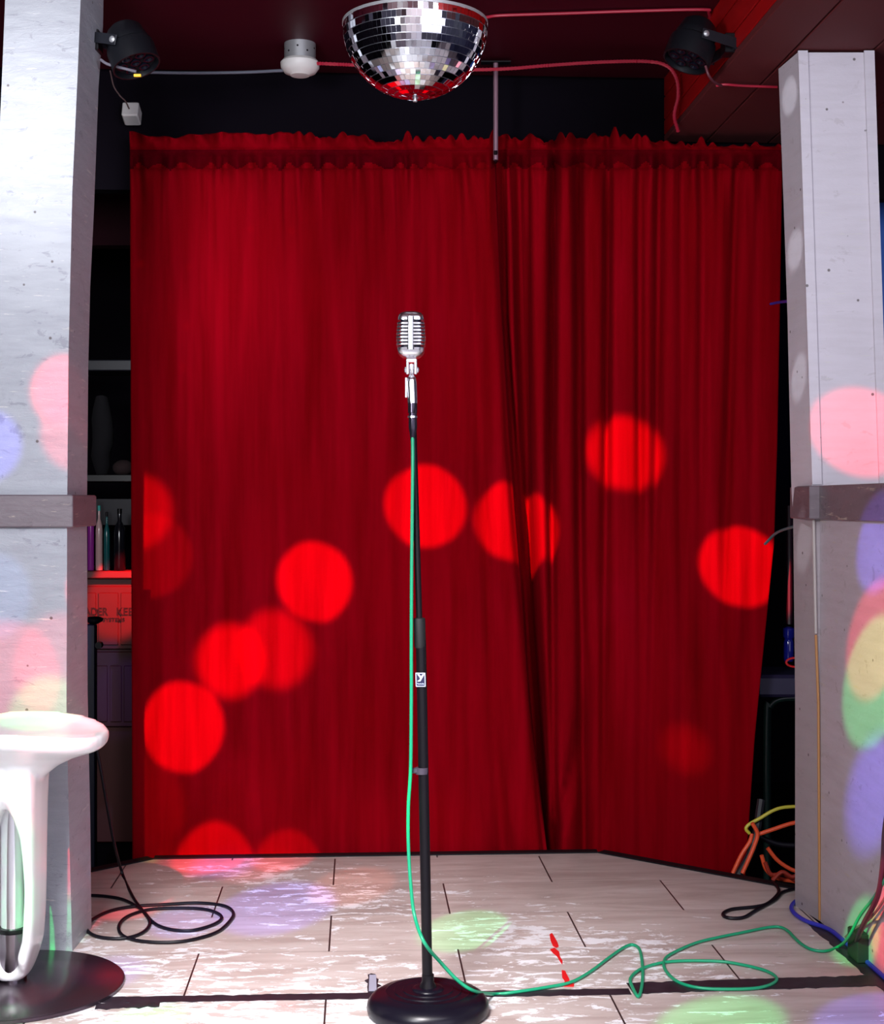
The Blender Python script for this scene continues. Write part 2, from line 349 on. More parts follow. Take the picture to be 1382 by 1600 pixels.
# ceiling beam (boards) with underside
bt = empty('ceiling_beam', (1.3, 2.6, 2.2), 'bright red painted box beam with chipped paint running along the ceiling above the right post', 'beam')
b = MB()
for k, (z0, z1) in enumerate([(2.217, 2.262), (2.266, 2.335), (2.339, 2.44)]):
    b.box((.975, 2.0, (z0+z1)/2), .02, 5.2, z1-z0, bev=.002)
b.build('side_board', M_beam, bt)
b = MB(); x = .9625
for wd in (.135, .20, .20, .20, .2):
    b.box((x+wd/2, 2.0, 2.205), wd-.005, 5.2, .02, bev=.002); x += wd
b.build('underside_board', speckle('shaded_red_board_paint', (.10, .004, .006), (.06, .003, .005), .8, 4), bt)  # shade under the beam is put into this darker red

# posts
def station_post(name, label, st, Zf, Zb, wpx, m, mband, band, cat='post'):
    t = empty(name, P2(W(st[-1][1], 900, Zf))+RT*.09, label, cat)
    def ring(py, bx, fx, Zf_=Zf):
        h = W(0, py, Zf).z
        pf = W(fx, py, Zf); pb = CAM+FW*Zb+RT*((bx-PX)/F*Zb); pb.z = pf.z
        wv = RT*(wpx/F*Zf); return [pf, pb, pb+wv, pf+wv]
    vs = []; n = len(st)
    for q in st: vs += ring(*q)
    fs = [(3, 2, 1, 0), tuple((n-1)*4+k for k in range(4))]
    for i in range(n-1):
        for k in range(4): k2 = (k+1) % 4; fs.append((i*4+k, i*4+k2, i*4+4+k2, i*4+4+k))
    MB().add(vs, fs).build('shaft', m, t)
    return t
# left post: outer ring is left of frame, inner corner given (mirror: wpx negative)
tl = station_post('wooden_post', 'weathered white painted wooden post on the left beside the white stool',
    [(-135, 163, 129), (0, 161, 126), (100, 154, 122), (300, 147, 113), (430, 141, 110), (560, 138, 107), (790, 136, 105), (1100, 137, 104), (1300, 141, 108), (1487, 143, 113)], 3.455, 3.648, -118, M_postL, M_band, None)
bz0, bz1 = W(0, 824, 3.445).z, W(0, 773, 3.445).z
c = W(105, 798, 3.455)
bb = MB(); bb.box((c+RT*(-.085)+FW*.10).to_2d().to_3d()+UP*((bz0+bz1)/2), .205, .235, bz1-bz0, VA, bev=.003)
bb.build('trim_band', M_band, tl, label='dark brown-grey band around the post')
cz = W(0, 6, 3.6)
MB().box(Vector((W(163, 6, 3.62).x, W(163, 6, 3.62).y, 2.375)), .03, .12, .045, VA, bev=.003).build('corner_block', M_postR, tl)
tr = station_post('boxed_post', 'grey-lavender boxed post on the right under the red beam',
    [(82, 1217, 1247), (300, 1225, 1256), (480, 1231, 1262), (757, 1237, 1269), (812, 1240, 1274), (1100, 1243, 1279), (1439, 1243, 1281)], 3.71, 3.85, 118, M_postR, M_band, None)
def strip(x0a, x1a, y0, x0b, x1b, y1, Z, th):
    return [W(x0a, y0, Z), W(x1a, y0, Z), W(x1b, y1, Z), W(x0b, y1, Z)], -FW*th
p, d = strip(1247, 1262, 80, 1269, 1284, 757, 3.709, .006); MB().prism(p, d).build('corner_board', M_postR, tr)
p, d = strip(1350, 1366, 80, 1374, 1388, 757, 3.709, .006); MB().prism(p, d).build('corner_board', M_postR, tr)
bz0, bz1 = W(0, 811, 3.70).z, W(0, 759, 3.70).z
c = W(1272, 785, 3.70)
MB().box(Vector((c.x, c.y, 0))+RT*(.10)+FW*.075+UP*((bz0+bz1)/2), .235, .205, bz1-bz0, VA, bev=.003).build('trim_band', M_band, tr, label='dark purple-brown band around the post')
# half wall running from the post toward the camera
fc = G(1281, 1439)
MB().prism([Vector((fc.x+.001, fc.y+.0, 0)), Vector((fc.x+.22, fc.y+.0, 0)), Vector((1.40, 2.2, 0)), Vector((1.168, 2.2, 0))], (0, 0, W(0, 811, 3.70).z)).build('wall_half', M_half, kind='structure', label='scuffed grey half wall beside the right post')
hw = MB().prism([Vector((fc.x-.012, fc.y-.0, bz0)), Vector((fc.x+.24, fc.y, bz0)), Vector((1.42, 2.2, bz0)), Vector((1.156, 2.2, bz0))], (0, 0, bz1-bz0))
hw.build('trim_2', M_band, kind='structure', label='dark cap rail on the half wall')
# orange worn corner edge of post
MB().tube([W(1272, 812, 3.705), W(1275.5, 990, 3.705)], .0042, 6).build('bare_edge', mat('bare_grey_wood', (.42, .37, .36), .6), tr)
oe = MB(); oe.tube([W(1275.5, 992, 3.703), W(1279.5, 1100, 3.703), W(1281.5, 1437, 3.703)], .0035, 6); oe.build('worn_edge', mat('bare_orange_wood', (.42, .20, .07), .6), tr, label='bare orange wood where the paint has worn off the corner')

# ------------------------------------------------------------ curtains
def lerp_t(tab, y):
    if y <= tab[0][0]: return tab[0][1]
    for (a, va), (b_, vb) in zip(tab, tab[1:]):
        if y <= b_: return va+(vb-va)*(y-a)/(b_-a)
    return tab[-1][1]
def curtain(name, label, xl, xr, Z0, folds, soft, seed, ruffle, amp=.010, ymax=1372, dx=3.0, cut=None):
    ys = [0.0, 3, 7, 12, 17, 21, 23.5, 26, 29, 33, 38, 42, 45, 47, 49, 51, 53, 55, 57, 59, 62, 66, 75, 95]
    ys = [y+205 for y in ys]
    while ys[-1] < ymax: ys.append(min(ymax, ys[-1]+22))
    nx = int((lerp_t(xr, 600)-lerp_t(xl, 600))/dx)
    vs = []; 
    for y in ys:
        a, b_ = lerp_t(xl, y), lerp_t(xr, y)
        for i in range(nx+1):
            u = i/nx; x = a+(b_-a)*u; ux = lerp_t(xl, 232)+(lerp_t(xr, 232)-lerp_t(xl, 232))*u
            d = 0.0
            k = min(1, max(0, (y-262)/200)); near = 1-k
            for (ftab, wid, dep, dtab) in folds:
                fx = lerp_t(ftab, y); sg = (x-fx)/wid
                d -= dep*2.2*lerp_t(dtab, y)*math.exp(-sg*sg)
            fade = 1-.35*max(0, (y-700)/600)
            d += amp*fade*(noise.noise((ux/soft, y/900+seed, seed))*2.0)+amp*.3*(noise.noise((ux/(soft*.42), y/700, seed+5)))
            d += .004*near*noise.noise((ux/7, y/160, seed+9))*3
            d += .012*max(0, (y-900)/450)*noise.noise((x/120, y/260, seed+2))*2
            yy = y
            if y < 232:                       # ruffle above the rod
                q = (232-y)/27
                h = lerp_t(ruffle, ux)
                jg = min(1, max(0, (ux-430)/120)); yy = 232-(232-y)*max(.12, h+.18*noise.noise((ux/22, 3, seed))+jg*(.55*abs(noise.noise((ux/17, 7, seed)))*2-.30))
                d += (.034*q*math.sin(ux/6.1+2.5*noise.noise((ux/40, 0, seed))+1.2*q))*(.5+.5*abs(noise.noise((ux/50, 1, seed))*2)) + .014*q*noise.noise((ux/9, y/14, seed))
                d *= (.45+.55*min(1, q*1.2))
            elif y <= 240:                    # rod pocket
                q = (y-232)/8; d = d*.35 + .016*math.sin(PI*min(1, max(0, q)))+.006 + .005*noise.noise((ux/3.1, y/9, seed+1))
            elif y <= 262:
                q = (y-240)/22; d = d*(.35+.65*q) - .010*q + (.014+.016*abs(noise.noise((ux/60, 2, seed)))*2)*math.sin(ux/5.2+4*noise.noise((ux/50, y/200, seed)))*(.4+.6*q)
            else:
                q = max(0, 1-(y-262)/90); z_ = q*q
                d += .008*min(1, (y-262)/8)*1.0 + z_*.014*math.sin(ux/5.2+4*noise.noise((ux/50, y/200, seed)))
            vs.append(W(x, yy, Z0-d))
    ny = len(ys); fs = []
    for j in range(ny-1):
        for i in range(nx): q = j*(nx+1)+i; fs.append((q, q+1, q+nx+2, q+nx+1))
    cb = MB().add(vs, fs, True)
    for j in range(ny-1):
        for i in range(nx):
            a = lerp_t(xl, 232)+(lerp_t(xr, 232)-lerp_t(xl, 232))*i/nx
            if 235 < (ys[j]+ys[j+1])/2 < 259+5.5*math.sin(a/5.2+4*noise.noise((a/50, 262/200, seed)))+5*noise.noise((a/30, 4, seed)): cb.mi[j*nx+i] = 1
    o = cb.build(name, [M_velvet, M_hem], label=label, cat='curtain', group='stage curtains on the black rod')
    o.data.set_sharp_from_angle(angle=PI)
    s = o.modifiers.new('thick', 'SOLIDIFY'); s.thickness = .0018; s.offset = 1
    return o
on = [(200, 1), (1400, 1)]; fadelow = [(200, .6), (300, 1), (620, .8), (900, .25), (1400, .1)]; whole = [(200, .5), (260, .8), (600, 1), (1400, 1.1)]
curtain('stage_curtain', 'wide smooth red velour curtain panel, the left one of the pair', [(200, 203), (1400, 207)],
    [(205, 774), (300, 777), (480, 785), (700, 798), (900, 815), (1100, 829), (1330, 855), (1400, 860)], 4.47,
    [([(200, 640), (1400, 630)], 16, .010, on), ([(200, 540), (1400, 500)], 22, .008, on), ([(200, 725), (1400, 790)], 14, .012, on),
     ([(200, 455), (1400, 440)], 13, .007, fadelow), ([(200, 690), (1400, 720)], 10, .008, fadelow), ([(200, 585), (1400, 575)], 11, .007, fadelow),
     ([(200, 330), (1400, 300)], 26, .006, on), ([(900, 500), (1400, 545)], 18, .018, [(900, 0), (1200, .4), (1400, 1)]),
     ([(900, 700), (1400, 800)], 30, .022, [(900, 0), (1150, .4), (1400, 1)]), ([(200, 775), (300, 777), (700, 797), (1330, 853)], 7, .02, on)],
    46, 3.0, [(200, .95), (250, .65), (300, .75), (350, .95), (420, .8), (440, 1.0), (500, .75), (560, 1.0), (600, .6), (775, .85)], .006)
curtain('stage_curtain', 'narrower red velour curtain panel with deep pleats, right one of the pair', [(205, 776), (300, 775), (480, 779), (700, 785), (900, 800), (1100, 815), (1330, 836), (1400, 840)],
    [(200, 1224), (500, 1219), (700, 1215), (850, 1210), (1000, 1195), (1150, 1180), (1400, 1163)], 4.53,
    [([(200, 786), (500, 790), (1400, 850)], 6, .045, whole), ([(200, 812), (300, 811), (700, 820), (900, 828), (1200, 846), (1400, 852)], 11, .060, whole),
     ([(200, 824), (400, 826)], 4, .02, fadelow), ([(200, 866), (700, 861), (1400, 868)], 6.5, .050, [(200, .7), (300, 1), (700, .9), (900, .5), (1150, .3), (1400, .8)]),
     ([(200, 903), (700, 905), (1400, 915)], 7, .050, [(200, .7), (300, 1), (700, .8), (950, .3), (1400, .3)]),
     ([(200, 951), (700, 948), (1400, 940)], 6.5, .042, fadelow), ([(200, 1000), (1400, 1000)], 7, .022, fadelow),
     ([(200, 1031), (700, 1027), (1400, 1010)], 8, .026, fadelow), ([(200, 1066), (1400, 1066)], 9, .014, fadelow), ([(200, 1100), (1400, 1090)], 8, .014, fadelow),
     ([(200, 1152), (1400, 1120)], 8, .018, fadelow), ([(200, 1190), (1400, 1150)], 12, .010, fadelow),
     ([(1150, 905), (1225, 890), (1330, 858), (1400, 850)], 9, .03, [(1100, 0), (1220, .6), (1300, 1), (1400, 1)]),
     ([(900, 920), (1400, 905)], 16, .02, [(900, 0), (1100, 1), (1400, 1)])],
    34, 9.0, [(770, .8), (785, 1.0), (810, .6), (830, 1.1), (850, .6), (900, .85), (950, .9), (1010, .8), (1040, .6), (1060, .5), (1100, .35), (1224, .2)], .007)
cr = empty('curtain_rod', W(700, 236, 4.50), 'thin black rod threaded through the tops of the red curtains', 'rod')
MB().tube([W(206, 236, 4.56), W(1262, 236, 4.56)], .006, 10).build('rod', M_black, cr)
hr = empty('hanger_rod', W(775, 245, 4.44), 'thin upright metal hanger rod between the two curtain tops', 'rod')
MB().tube([W(775, 250, 4.44), W(775, 97, 4.44)], .0075, 10).build('rod', mat('pink_lit_black_metal', (.30, .17, .22), .35, .3), hr)  # black rod; the pinkish light on it is put into its colour
MB().box(W(775, 98, 4.44), .09, .03, .004, VA).build('ceiling_plate', M_black, hr)
MB().tube([W(775, 236, 4.43), W(775, 250, 4.45), W(775, 253, 4.47), W(775, 243, 4.558)], .006, 8).build('hook', M_black, hr)

# ------------------------------------------------------------ mirror ball
RB = .155
mb = empty('mirror_ball', BALL-UP*RB, 'silver half mirror ball hanging from the ceiling above the microphone', 'disco ball')
core = MB(); fm = MB(); ROWS = 16
core.lathe(BALL, [(0, -RB*.985)]+[(RB*.985*math.sin(t*PI/2/16), -RB*.985*math.cos(t*PI/2/16)) for t in range(1, 17)]+[(RB*.985, .004), (0, .006)], 64)
core.build('core', mat('silver_core', (.5, .5, .55), .35, 1.0), mb)
for r in range(ROWS):
    t0 = PI/2*(r/ROWS)+.006; t1 = PI/2*((r+1)/ROWS)-.003
    if r == 0: t0 = .05
    rad = RB*math.sin((t0+t1)/2); n = max(6, int(2*PI*rad/.0105))
    for k in range(n):
        a0 = 2*PI*k/n; a1 = 2*PI*(k+1)/n-.035*.0105/rad*1.2
        def q(t, a, e=1.0): return Vector((math.sin(t)*math.cos(a), math.sin(t)*math.sin(a), -math.cos(t)))*RB*e
        ps = [q(t0, a0), q(t0, a1), q(t1, a1), q(t1, a0)]; ctr = sum(ps, Vector())/4; nn = ctr.normalized()
        j = (Vector((random.gauss(0, 1), random.gauss(0, 1), random.gauss(0, 1)))*.013)
        out = [BALL+p_+nn*(j.dot(p_-ctr)*2.2) for p_ in ps]; inn = [BALL+p_*.98 for p_ in ps]
        fm.add(out+inn, [(0, 1, 2, 3), (0, 4, 5, 1), (1, 5, 6, 2), (2, 6, 7, 3), (3, 7, 4, 0)])
fm.build('mirror_tile', M_mirror, mb); mb.children[-1]['kind'] = 'stuff'
for ch in COL.objects:
    if ch.name.startswith('mirror_tile'): ch['kind'] = 'stuff'
MB().lathe(BALL, [(RB*.99, -.001), (RB*1.005, 0), (RB*1.005, .006), (0, .010)], 64).build('rim_plate', M_galv, mb)
MB().tube([BALL+UP*.005, Vector((BALL.x, BALL.y, 2.395))], .006, 10).build('hanging_rod', M_galv, mb)
MB().lathe(BALL-UP*(RB+.008), [(.0, 0), (.0045, 0), (.0045, .004), (.003, .004), (.003, .012)], 12).build('finial', M_galv, mb)
MB().lathe(Vector((BALL.x, BALL.y, 2.345)), [(.03, 0), (.035, .01), (.035, .05)], 20).build('motor_housing', M_black, mb)

# ------------------------------------------------------------ microphone stand
SZ = 3.03
BC = G(669, 1583); BC.z = 0
ms = empty('microphone_stand', BC, 'straight black microphone stand on a round domed base at stage front', 'microphone stand')
RBs = .1265
MB().lathe(BC, [(RBs*.93, 0), (RBs*.985, .004), (RBs, .013), (RBs*.985, .024), (RBs*.93, .034), (RBs*.84, .041), (RBs*.72, .0445), (RBs*.70, .0455), (RBs*.685, .0465), (RBs*.665, .0455),
    (RBs*.56, .0465), (RBs*.545, .0485), (RBs*.52, .0475), (RBs*.42, .0485), (RBs*.405, .0505), (RBs*.38, .0495), (RBs*.26, .050), (RBs*.245, .053), (RBs*.2, .055), (0, .055)], 72).build('round_base', mat('black_enamel', (.005, .004, .009), .3, 0, Specular_IOR_Level=.3), ms)
d_ = (BC-CAM); d_.z = 0; ZB = d_.dot(FW)
def S(px, py, dz=0.0): return W(px, py, ZB+dz)
def shaft(name, x0, y0, x1, y1, r, m=M_black, par=ms): return MB().tube([S(x0, y0), S(x1, y1)], r, 20).build(name, m, par)
pyb = PY+(H-.05)*F/ZB
shaft('lower_tube', 668.5, pyb, 658, 1000, .0108)
shaft('upper_tube', 656, 985, 646, 655, .0065)
MB().lathe(S(669, pyb), [(.018, -.004), (.018, .006), (.0125, .016), (.0125, .03)], 20).build('base_collar', M_black, ms)
cl = MB(); a, b_ = S(657, 1012), S(655.5, 966); cl.tube([a, a+(b_-a)*.08, a+(b_-a)*.5, a+(b_-a)*.9, b_, b_+(b_-a)*.02], [.0112, .0122, .0122, .0125, .012, .007], 20)
cl.build('clutch_grip', mat('black_rubber_grip', (.005, .005, .006), .6), ms)
MB().tube([S(659.5, 1199), S(659.6, 1209)], .0135, 20).box(S(648, 1204, -.004), .016, .010, .011, VA, bev=.002).build('cable_clip', mat('grey_black_plastic', (.05, .04, .06), .5), ms)
# logo label wrapped on the lower tube
lc = S(657.5, 1062, -.0112); lz = (S(656, 980)-S(668.5, 1540)).normalized()
lab = MB(); wd, hh, th = .0185, .027, .0016
X = RT
for cx, cz2, sx, sz in [(0, hh/2, wd, th), (0, -hh/2, wd, th), (-wd/2, 0, th, hh+th), (wd/2, 0, th, hh+th)]:
    lab.box(lc-FW*.0007+X*cx+lz*cz2, sx, .001, sz, (X, FW, lz))
lab.box(lc+FW*.001, wd, .0022, hh, (X, FW, lz), mi=1)
lo_ = lab.build('logo_label', [M_lab, mat('navy_label', (.01, .01, .05), .5)], ms, label='small square white-edged label with a slanted letter')
o = lc-FW*.0009+lz*.0028
yv = MB()
def lp(u, v_): return o+X*(u*.001)+lz*(v_*.001)
yv.prism([lp(-7, 8.5), lp(-2, 8.5), lp(1.0, 4.2), lp(4.2, 8.5), lp(8.2, 8.5), lp(0.2, -5.2), lp(-1.2, -6.3), lp(-6.6, -6.3), lp(-5.6, -4.4), lp(-3.0, -3.6), lp(-1.0, -.2), lp(-3.2, 4)], -FW*.0006)
yv.build('logo_letter', M_lab, lo_)
text('logo_text', 'Yorkville', lc-FW*.0012-lz*.0085, .0042, M_lab, lo_, X, lz, stretch=.95)

# ------------------------------------------------------------ microphone
mic = empty('vintage_microphone', S(644, 640), 'chrome vintage ribbed microphone mounted on top of the black stand', 'microphone')
MX, MY, MZ = RT, FW, UP
mc = S(642.5, 524)                                   # body centre
def rrect(hx, hy, r, n=6):
    pts = []
    for cx, cy, a0 in ((hx-r, hy-r, 0), (-hx+r, hy-r, 90), (-hx+r, -hy+r, 180), (hx-r, -hy+r, 270)):
        for k in range(n+1): a = math.radians(a0+90*k/n); pts.append((cx+r*math.cos(a), cy+r*math.sin(a)))
    return pts
def loft(secs):
    m_ = MB(); vs = []; n = None
    for z, hx, hy, r in secs:
        ps = rrect(hx, hy, r); n = len(ps); vs += [mc+MX*x_+MY*y_+MZ*z for x_, y_ in ps]
    fs = [tuple(range(n-1, -1, -1)), tuple((len(secs)-1)*n+k for k in range(n))]
    for i in range(len(secs)-1):
        for k in range(n): k2 = (k+1) % n; fs.append((i*n+k, i*n+k2, i*n+n+k2, i*n+n+k))
    return m_.add(vs, fs, True)
# dark inner body
loft([(-.030, .020, .028, .010), (.032, .021, .029, .010)]).build('inner_grille', M_dark, mic)
# caps
loft([(.0285, .0265, .036, .013), (.034, .0265, .036, .013), (.040, .025, .034, .013), (.0445, .0205, .029, .013), (.0472, .0135, .021, .011), (.048, .006, .010, .005)]).build('top_cap', M_chrome2, mic)
loft([(-.0475, .010, .016, .008), (-.0465, .0165, .024, .011), (-.042, .0225, .031, .013), (-.036, .0265, .0355, .013), (-.0285, .0280, .037, .013)]).build('bottom_cap', M_chrome2, mic)
# ribs
for k in range(7):
    z = -.0212+k*.0071
    hx = .0285-.0005*abs(k-2)
    ps = rrect(hx, .037, .013)
    MB().tube([mc+MX*x_+MY*y_+MZ*z for x_, y_ in ps], .0024, 8, closed=True).build('rib', M_chrome2, mic)
# front spine
ff = MB().add([mc+MX*(.0072*math.sin(q*.3))-MY*(.0365+.0042*math.cos(q*.3))+MZ*(z+.0005) for z in (-.033, .034) for q in range(-5, 6)], [(i, i+1, i+12, i+11) for i in range(10)]+[(10, 0, 11, 21), tuple(range(11)), tuple(range(21, 10, -1))], True); ff.build('front_spine', M_chrome2, mic)
# swivel mount
sw = S(643.5, 575)
b = MB(); b.box(sw+MZ*.002+MX*.0085, .006, .018, .032, bev=.002, ax=(MX, MY, MZ)); b.box(sw+MZ*.002-MX*.0085, .006, .018, .032, bev=.002, ax=(MX, MY, MZ)); b.box(sw+MZ*.015, .023, .022, .008, bev=.002, ax=(MX, MY, MZ))
b.build('swivel_yoke', M_chrome2, mic)
for sx in (-1, 1):
    MB().lathe(sw-MZ*.004+MX*.0105*sx, [(.0065, 0), (.0065, .003), (.004, .005)], 14, (MY, MZ, MX*sx)).build('swivel_screw', M_chrome2, mic)
MB().tube([sw+MZ*.008, sw-MZ*.014, sw-MZ*.018, sw-MZ*.024], [.0048, .0048, .008, .0105], 16).build('pivot_tongue', M_chrome2, mic)
b = MB(); b.tube([sw-MZ*.022, sw-MZ*.030, S(645, 631)], [.009, .0108, .0102], 20); b.build('stem_sleeve', M_chrome2, mic)
MB().box((sw-MZ*.022+S(645, 620))/2-MX*.0125, .004, .014, .042, (MX, MY, MZ), bev=.001).build('side_fin', M_chrome2, mic)
xl = MB(); a = S(645, 630, -.004); xl.tube([a, S(645, 645, -.004), S(645.3, 646, -.004), S(645.5, 668, -.004), S(645.5, 676, -.004), S(645, 688, -.004)], [.0098, .0098, .0085, .009, .007, .0045], 18)
plug = empty('cable_plug', S(645, 660, -.004), 'black cable connector plugged in under the chrome microphone', 'connector')
xl.build('plug_body', mat('black_nickel', (.05, .04, .06), .25, .8), plug)
MB().tube([S(645, 650, -.0045), S(645, 653, -.0045)], .0104, 18).build('plug_ring', M_chrome2, plug)

# ------------------------------------------------------------ cables
def zp(s, ox, oy, pts): return [(ox+a*s, oy+b_*s) for a, b_ in pts]
def floor_cable(pts, r, n=8): return spline([G(x, y, r) for x, y in pts], n)
gr = [S(645, 684, -.006), S(645.3, 720, -.014), S(644.5, 800, -.016), S(643.5, 900, -.018), S(643, 1000, -.020), S(643, 1100, -.020), S(642, 1200, -.018), S(638.5, 1260, -.02), S(638.5, 1320, -.02),
      S(642, 1380, -.03), S(648, 1430, -.04), S(665, 1475, -.06)]
g1 = [(772, 1553), (800, 1551)]
s8 = zp(.3777, 860, 1200, [(0, 905), (90, 885), (170, 840), (250, 780), (310, 740), (345, 732), (372, 755), (383, 830), (380, 900), (365, 945), (340, 905), (333, 870), (370, 835), (450, 808), (550, 798), (700, 800), (800, 815), (890, 838), (935, 865), (925, 890), (860, 910), (750, 915), (620, 910), (530, 885), (480, 840), (472, 800), (500, 770), (600, 725), (700, 700), (800, 680), (900, 660), (950, 658), (985, 675), (1030, 720), (1080, 750), (1140, 757), (1195, 738)])
gp = gr[:-1]+[S(663, 1472, -.09), W(690, 1505, 3.0), W(718, 1534, 3.01), W(743, 1549, 3.025)]+[G(x, y, .0045) for x, y in g1]+[G(x, y, .0045) for x, y in s8]
zc = (1.05)*2300/(1478-788)
gp += [W(1326, 1465, 3.36), W(1345, 1430, 3.30), W(1368, 1400, 3.22), W(1388, 1365, 3.15), W(1420, 1290, 3.05)]
MB().tube(spline(gp, 8), .0037, 10).build('microphone_cable', M_green, label='bright green cable running down the stand and looping across the stage floor', cat='cable')
lb = zp(.3249, 0, 1080, [(590, 880), (640, 990), (690, 1060), (720, 1110), (700, 1150), (640, 1180), (560, 1190), (470, 1180), (420, 1150), (430, 1110), (520, 1060), (640, 1035), (800, 1025), (950, 1018), (1070, 1030), (1120, 1060), (1110, 1100), (1040, 1160), (900, 1200), (760, 1208), (640, 1195), (580, 1165), (575, 1120), (620, 1080), (720, 1050), (850, 1043), (980, 1048), (1050, 1070), (1065, 1095), (1020, 1125), (930, 1150), (850, 1150), (780, 1135), (730, 1105), (680, 1050), (600, 1005), (520, 988), (440, 982), (400, 985)])
lp_ = [W(149, 1158, 3.85), W(159, 1210, 3.9), W(169, 1268, 3.98), W(179, 1320, 4.05)]+[G(x, y, .005) for x, y in lb]
MB().tube(spline(lp_, 7), .0042, 8).build('coiled_cable', M_cable, label='black cable coiled on the floor beside the left post', cat='cable')
rb = zp(.3777, 860, 1200, [(1035, 497), (1010, 500), (960, 515), (930, 545), (850, 590), (800, 618), (740, 620), (715, 605), (750, 585), (850, 574), (900, 560), (940, 525), (945, 500), (920, 470)])
MB().tube(floor_cable(rb, .005), .0045, 8).build('looped_cable', M_cable, label='short loop of dark cable on the floor beside the right post', cat='cable')
bl = zp(.3777, 860, 1200, [(1030, 540), (1000, 570), (1010, 600), (1060, 633), (1150, 665), (1230, 710), (1300, 765), (1382, 845), (1460, 930)])
bp = [G(x, y, .006) for x, y in bl]
bp = [Vector((min(v.x, 1.160), v.y, v.z)) if i > 2 else v for i, v in enumerate(bp)]
MB().tube(spline(bp, 7), .0055, 8).build('braided_cable', M_blue, label='blue braided cable along the foot of the right post', cat='cable')
MB().tube(spline([W(1395, 1230, 3.12), W(1384, 1290, 3.14), W(1380, 1350, 3.16), W(1372, 1400, 3.20), W(1352, 1440, 3.28), W(1342, 1462, 3.33), G(1337, 1482, .006)], 7), .006, 8).build('hanging_cable', mat('dark_purple_cable', (.05, .012, .03), .45), label='dark purple cable hanging down the half wall to the floor at right', cat='cable')
MB().tube(spline([W(1400, 1370, 3.08), W(1378, 1412, 3.16), W(1357, 1438, 3.33), W(1335, 1452, 3.40), W(1322, 1464, 3.44)], 7), .003, 8).build('thin_cable', mat('brown_grey_cable', (.22, .12, .11), .5), label='thin brown-grey wire next to the green cable at right wall', cat='cable')
# small green-black box at the foot of the half wall
MB().box(Vector((1.150, G(1350, 1500).y, .036)), .026, .07, .068, bev=.003).build('dark_box', mat('black_green', (.012, .02, .016), .5), label='small dark box against the foot of the half wall', cat='box')

# orange cords in the gap right of the curtain
def zo(p, Z): return [W(1140+a*.375, 860+b_*.375, Z) for a, b_ in p]
oc = [([(15, 1345), (50, 1270), (85, 1215), (95, 1180)], 4.30), ([(95, 1135), (118, 1180), (105, 1230), (80, 1290), (55, 1345)], 4.27),
      ([(115, 1185), (190, 1160), (250, 1140), (300, 1130)], 4.28), ([(135, 1270), (155, 1330), (200, 1365), (280, 1380)], 4.25),
      ([(160, 1240), (200, 1290), (250, 1325), (290, 1340)], 4.30), ([(150, 1300), (175, 1350), (230, 1350), (290, 1385)], 4.22), ([(180, 1375), (220, 1340), (260, 1360), (290, 1350)], 4.2)]
for k, (p, Z) in enumerate(oc):
    MB().tube(spline(zo(p, Z), 6), .006, 8).build('extension_cord', M_orange if k < 5 else mat('dark_orange_cable', (.35, .03, .015), .5), label=[
        'short orange cord leaning against the curtain hem, furthest left', 'thick bright orange cord bent over at the curtain corner', 'orange cord reaching from the tangle to the right post',
        'lowest orange cord curving into the heap behind the right post', 'orange cord sloping down right inside the dark gap', 'dark orange cord in the bottom of the tangle', 'dark orange cord crossing the bottom of the heap'][k], cat='cable', group='orange cords in the gap by the right post')
MB().tube(spline(zo([(85, 1180), (70, 1160), (85, 1140), (130, 1115), (175, 1088), (220, 1072), (290, 1066)], 4.3), 6), .005, 8).build('extension_cord', M_yellow, label='yellow-green cord arching above the orange cords behind the right post', cat='cable')
MB().tube(spline(zo([(110, 1185), (150, 1205), (210, 1225), (290, 1230)], 4.33), 6), .008, 8).build('extension_cord', M_cable, label='black cord crossing behind the orange cords in the gap', cat='cable')
MB().tube(spline([W(1152, 1372, 4.3), W(1178, 1322, 4.3), W(1190, 1250, 4.35)], 6), .012, 8).build('thick_cable', mat('dark_grey_cable', (.015, .015, .02), .5), label='thick dark grey hose sloping down beside the orange cords', cat='cable')
MB().tube(spline([W(1205, 475, 4.4), W(1220, 472, 4.3), W(1240, 470, 4.0), W(1262, 470, 3.83)], 5), .004, 8).build('cable_tie', M_blue, label='short blue wire poking out between curtain and right post', cat='cable')
MB().tube(spline([W(1196, 850, 4.4), W(1215, 832, 4.3), W(1245, 822, 4.0), W(1262, 820, 3.83)], 5), .004, 8).build('thin_wire', mat('teal_wire', (.03, .2, .22), .5), label='thin teal wire beside the right post below its band', cat='cable')
# black tubular table in the gap
bs = empty('tube_frame_table', W(1225, 1380, 4.75)*1.0, 'black table with a bent tube frame behind the right post', 'table')
bs.location.z = -.34; WL[bs.name] = Vector(bs.location)
MB().box(W(1235, 1065, 4.75), .26, .25, .07, VA, bev=.01).build('tabletop', mat('blue_black_laminate', (.02, .015, .05), .5), bs)
def legp(x, Z): 
    q = W(x, 1090, Z); return [q+RT*.10+UP*0, q+RT*.04-UP*.005, q+RT*.01-UP*.03, q-UP*.08, Vector((q.x, q.y, -.33))]
mt = mat('dark_green_black_tube', (.010, .025, .02), .25)
for x, Z in ((1198, 4.70), (1262, 4.70), (1200, 4.85), (1255, 4.85)):
    MB().tube(spline(legp(x, Z), 5), .011, 10).build('leg', mt if x < 1210 else M_black, bs)
b = MB(); c = W(1233, 1033, 4.7)
b.lathe(c, [(.014, 0), (.016, .01), (.016, .06), (.013, .07), (.018, .08), (.018, .105), (.008, .11)], 16)
b.build('blue_bottle', mat('blue_glass', (.008, .010, .18), .1), label='small blue bottle standing on the black table behind the right post', cat='bottle')
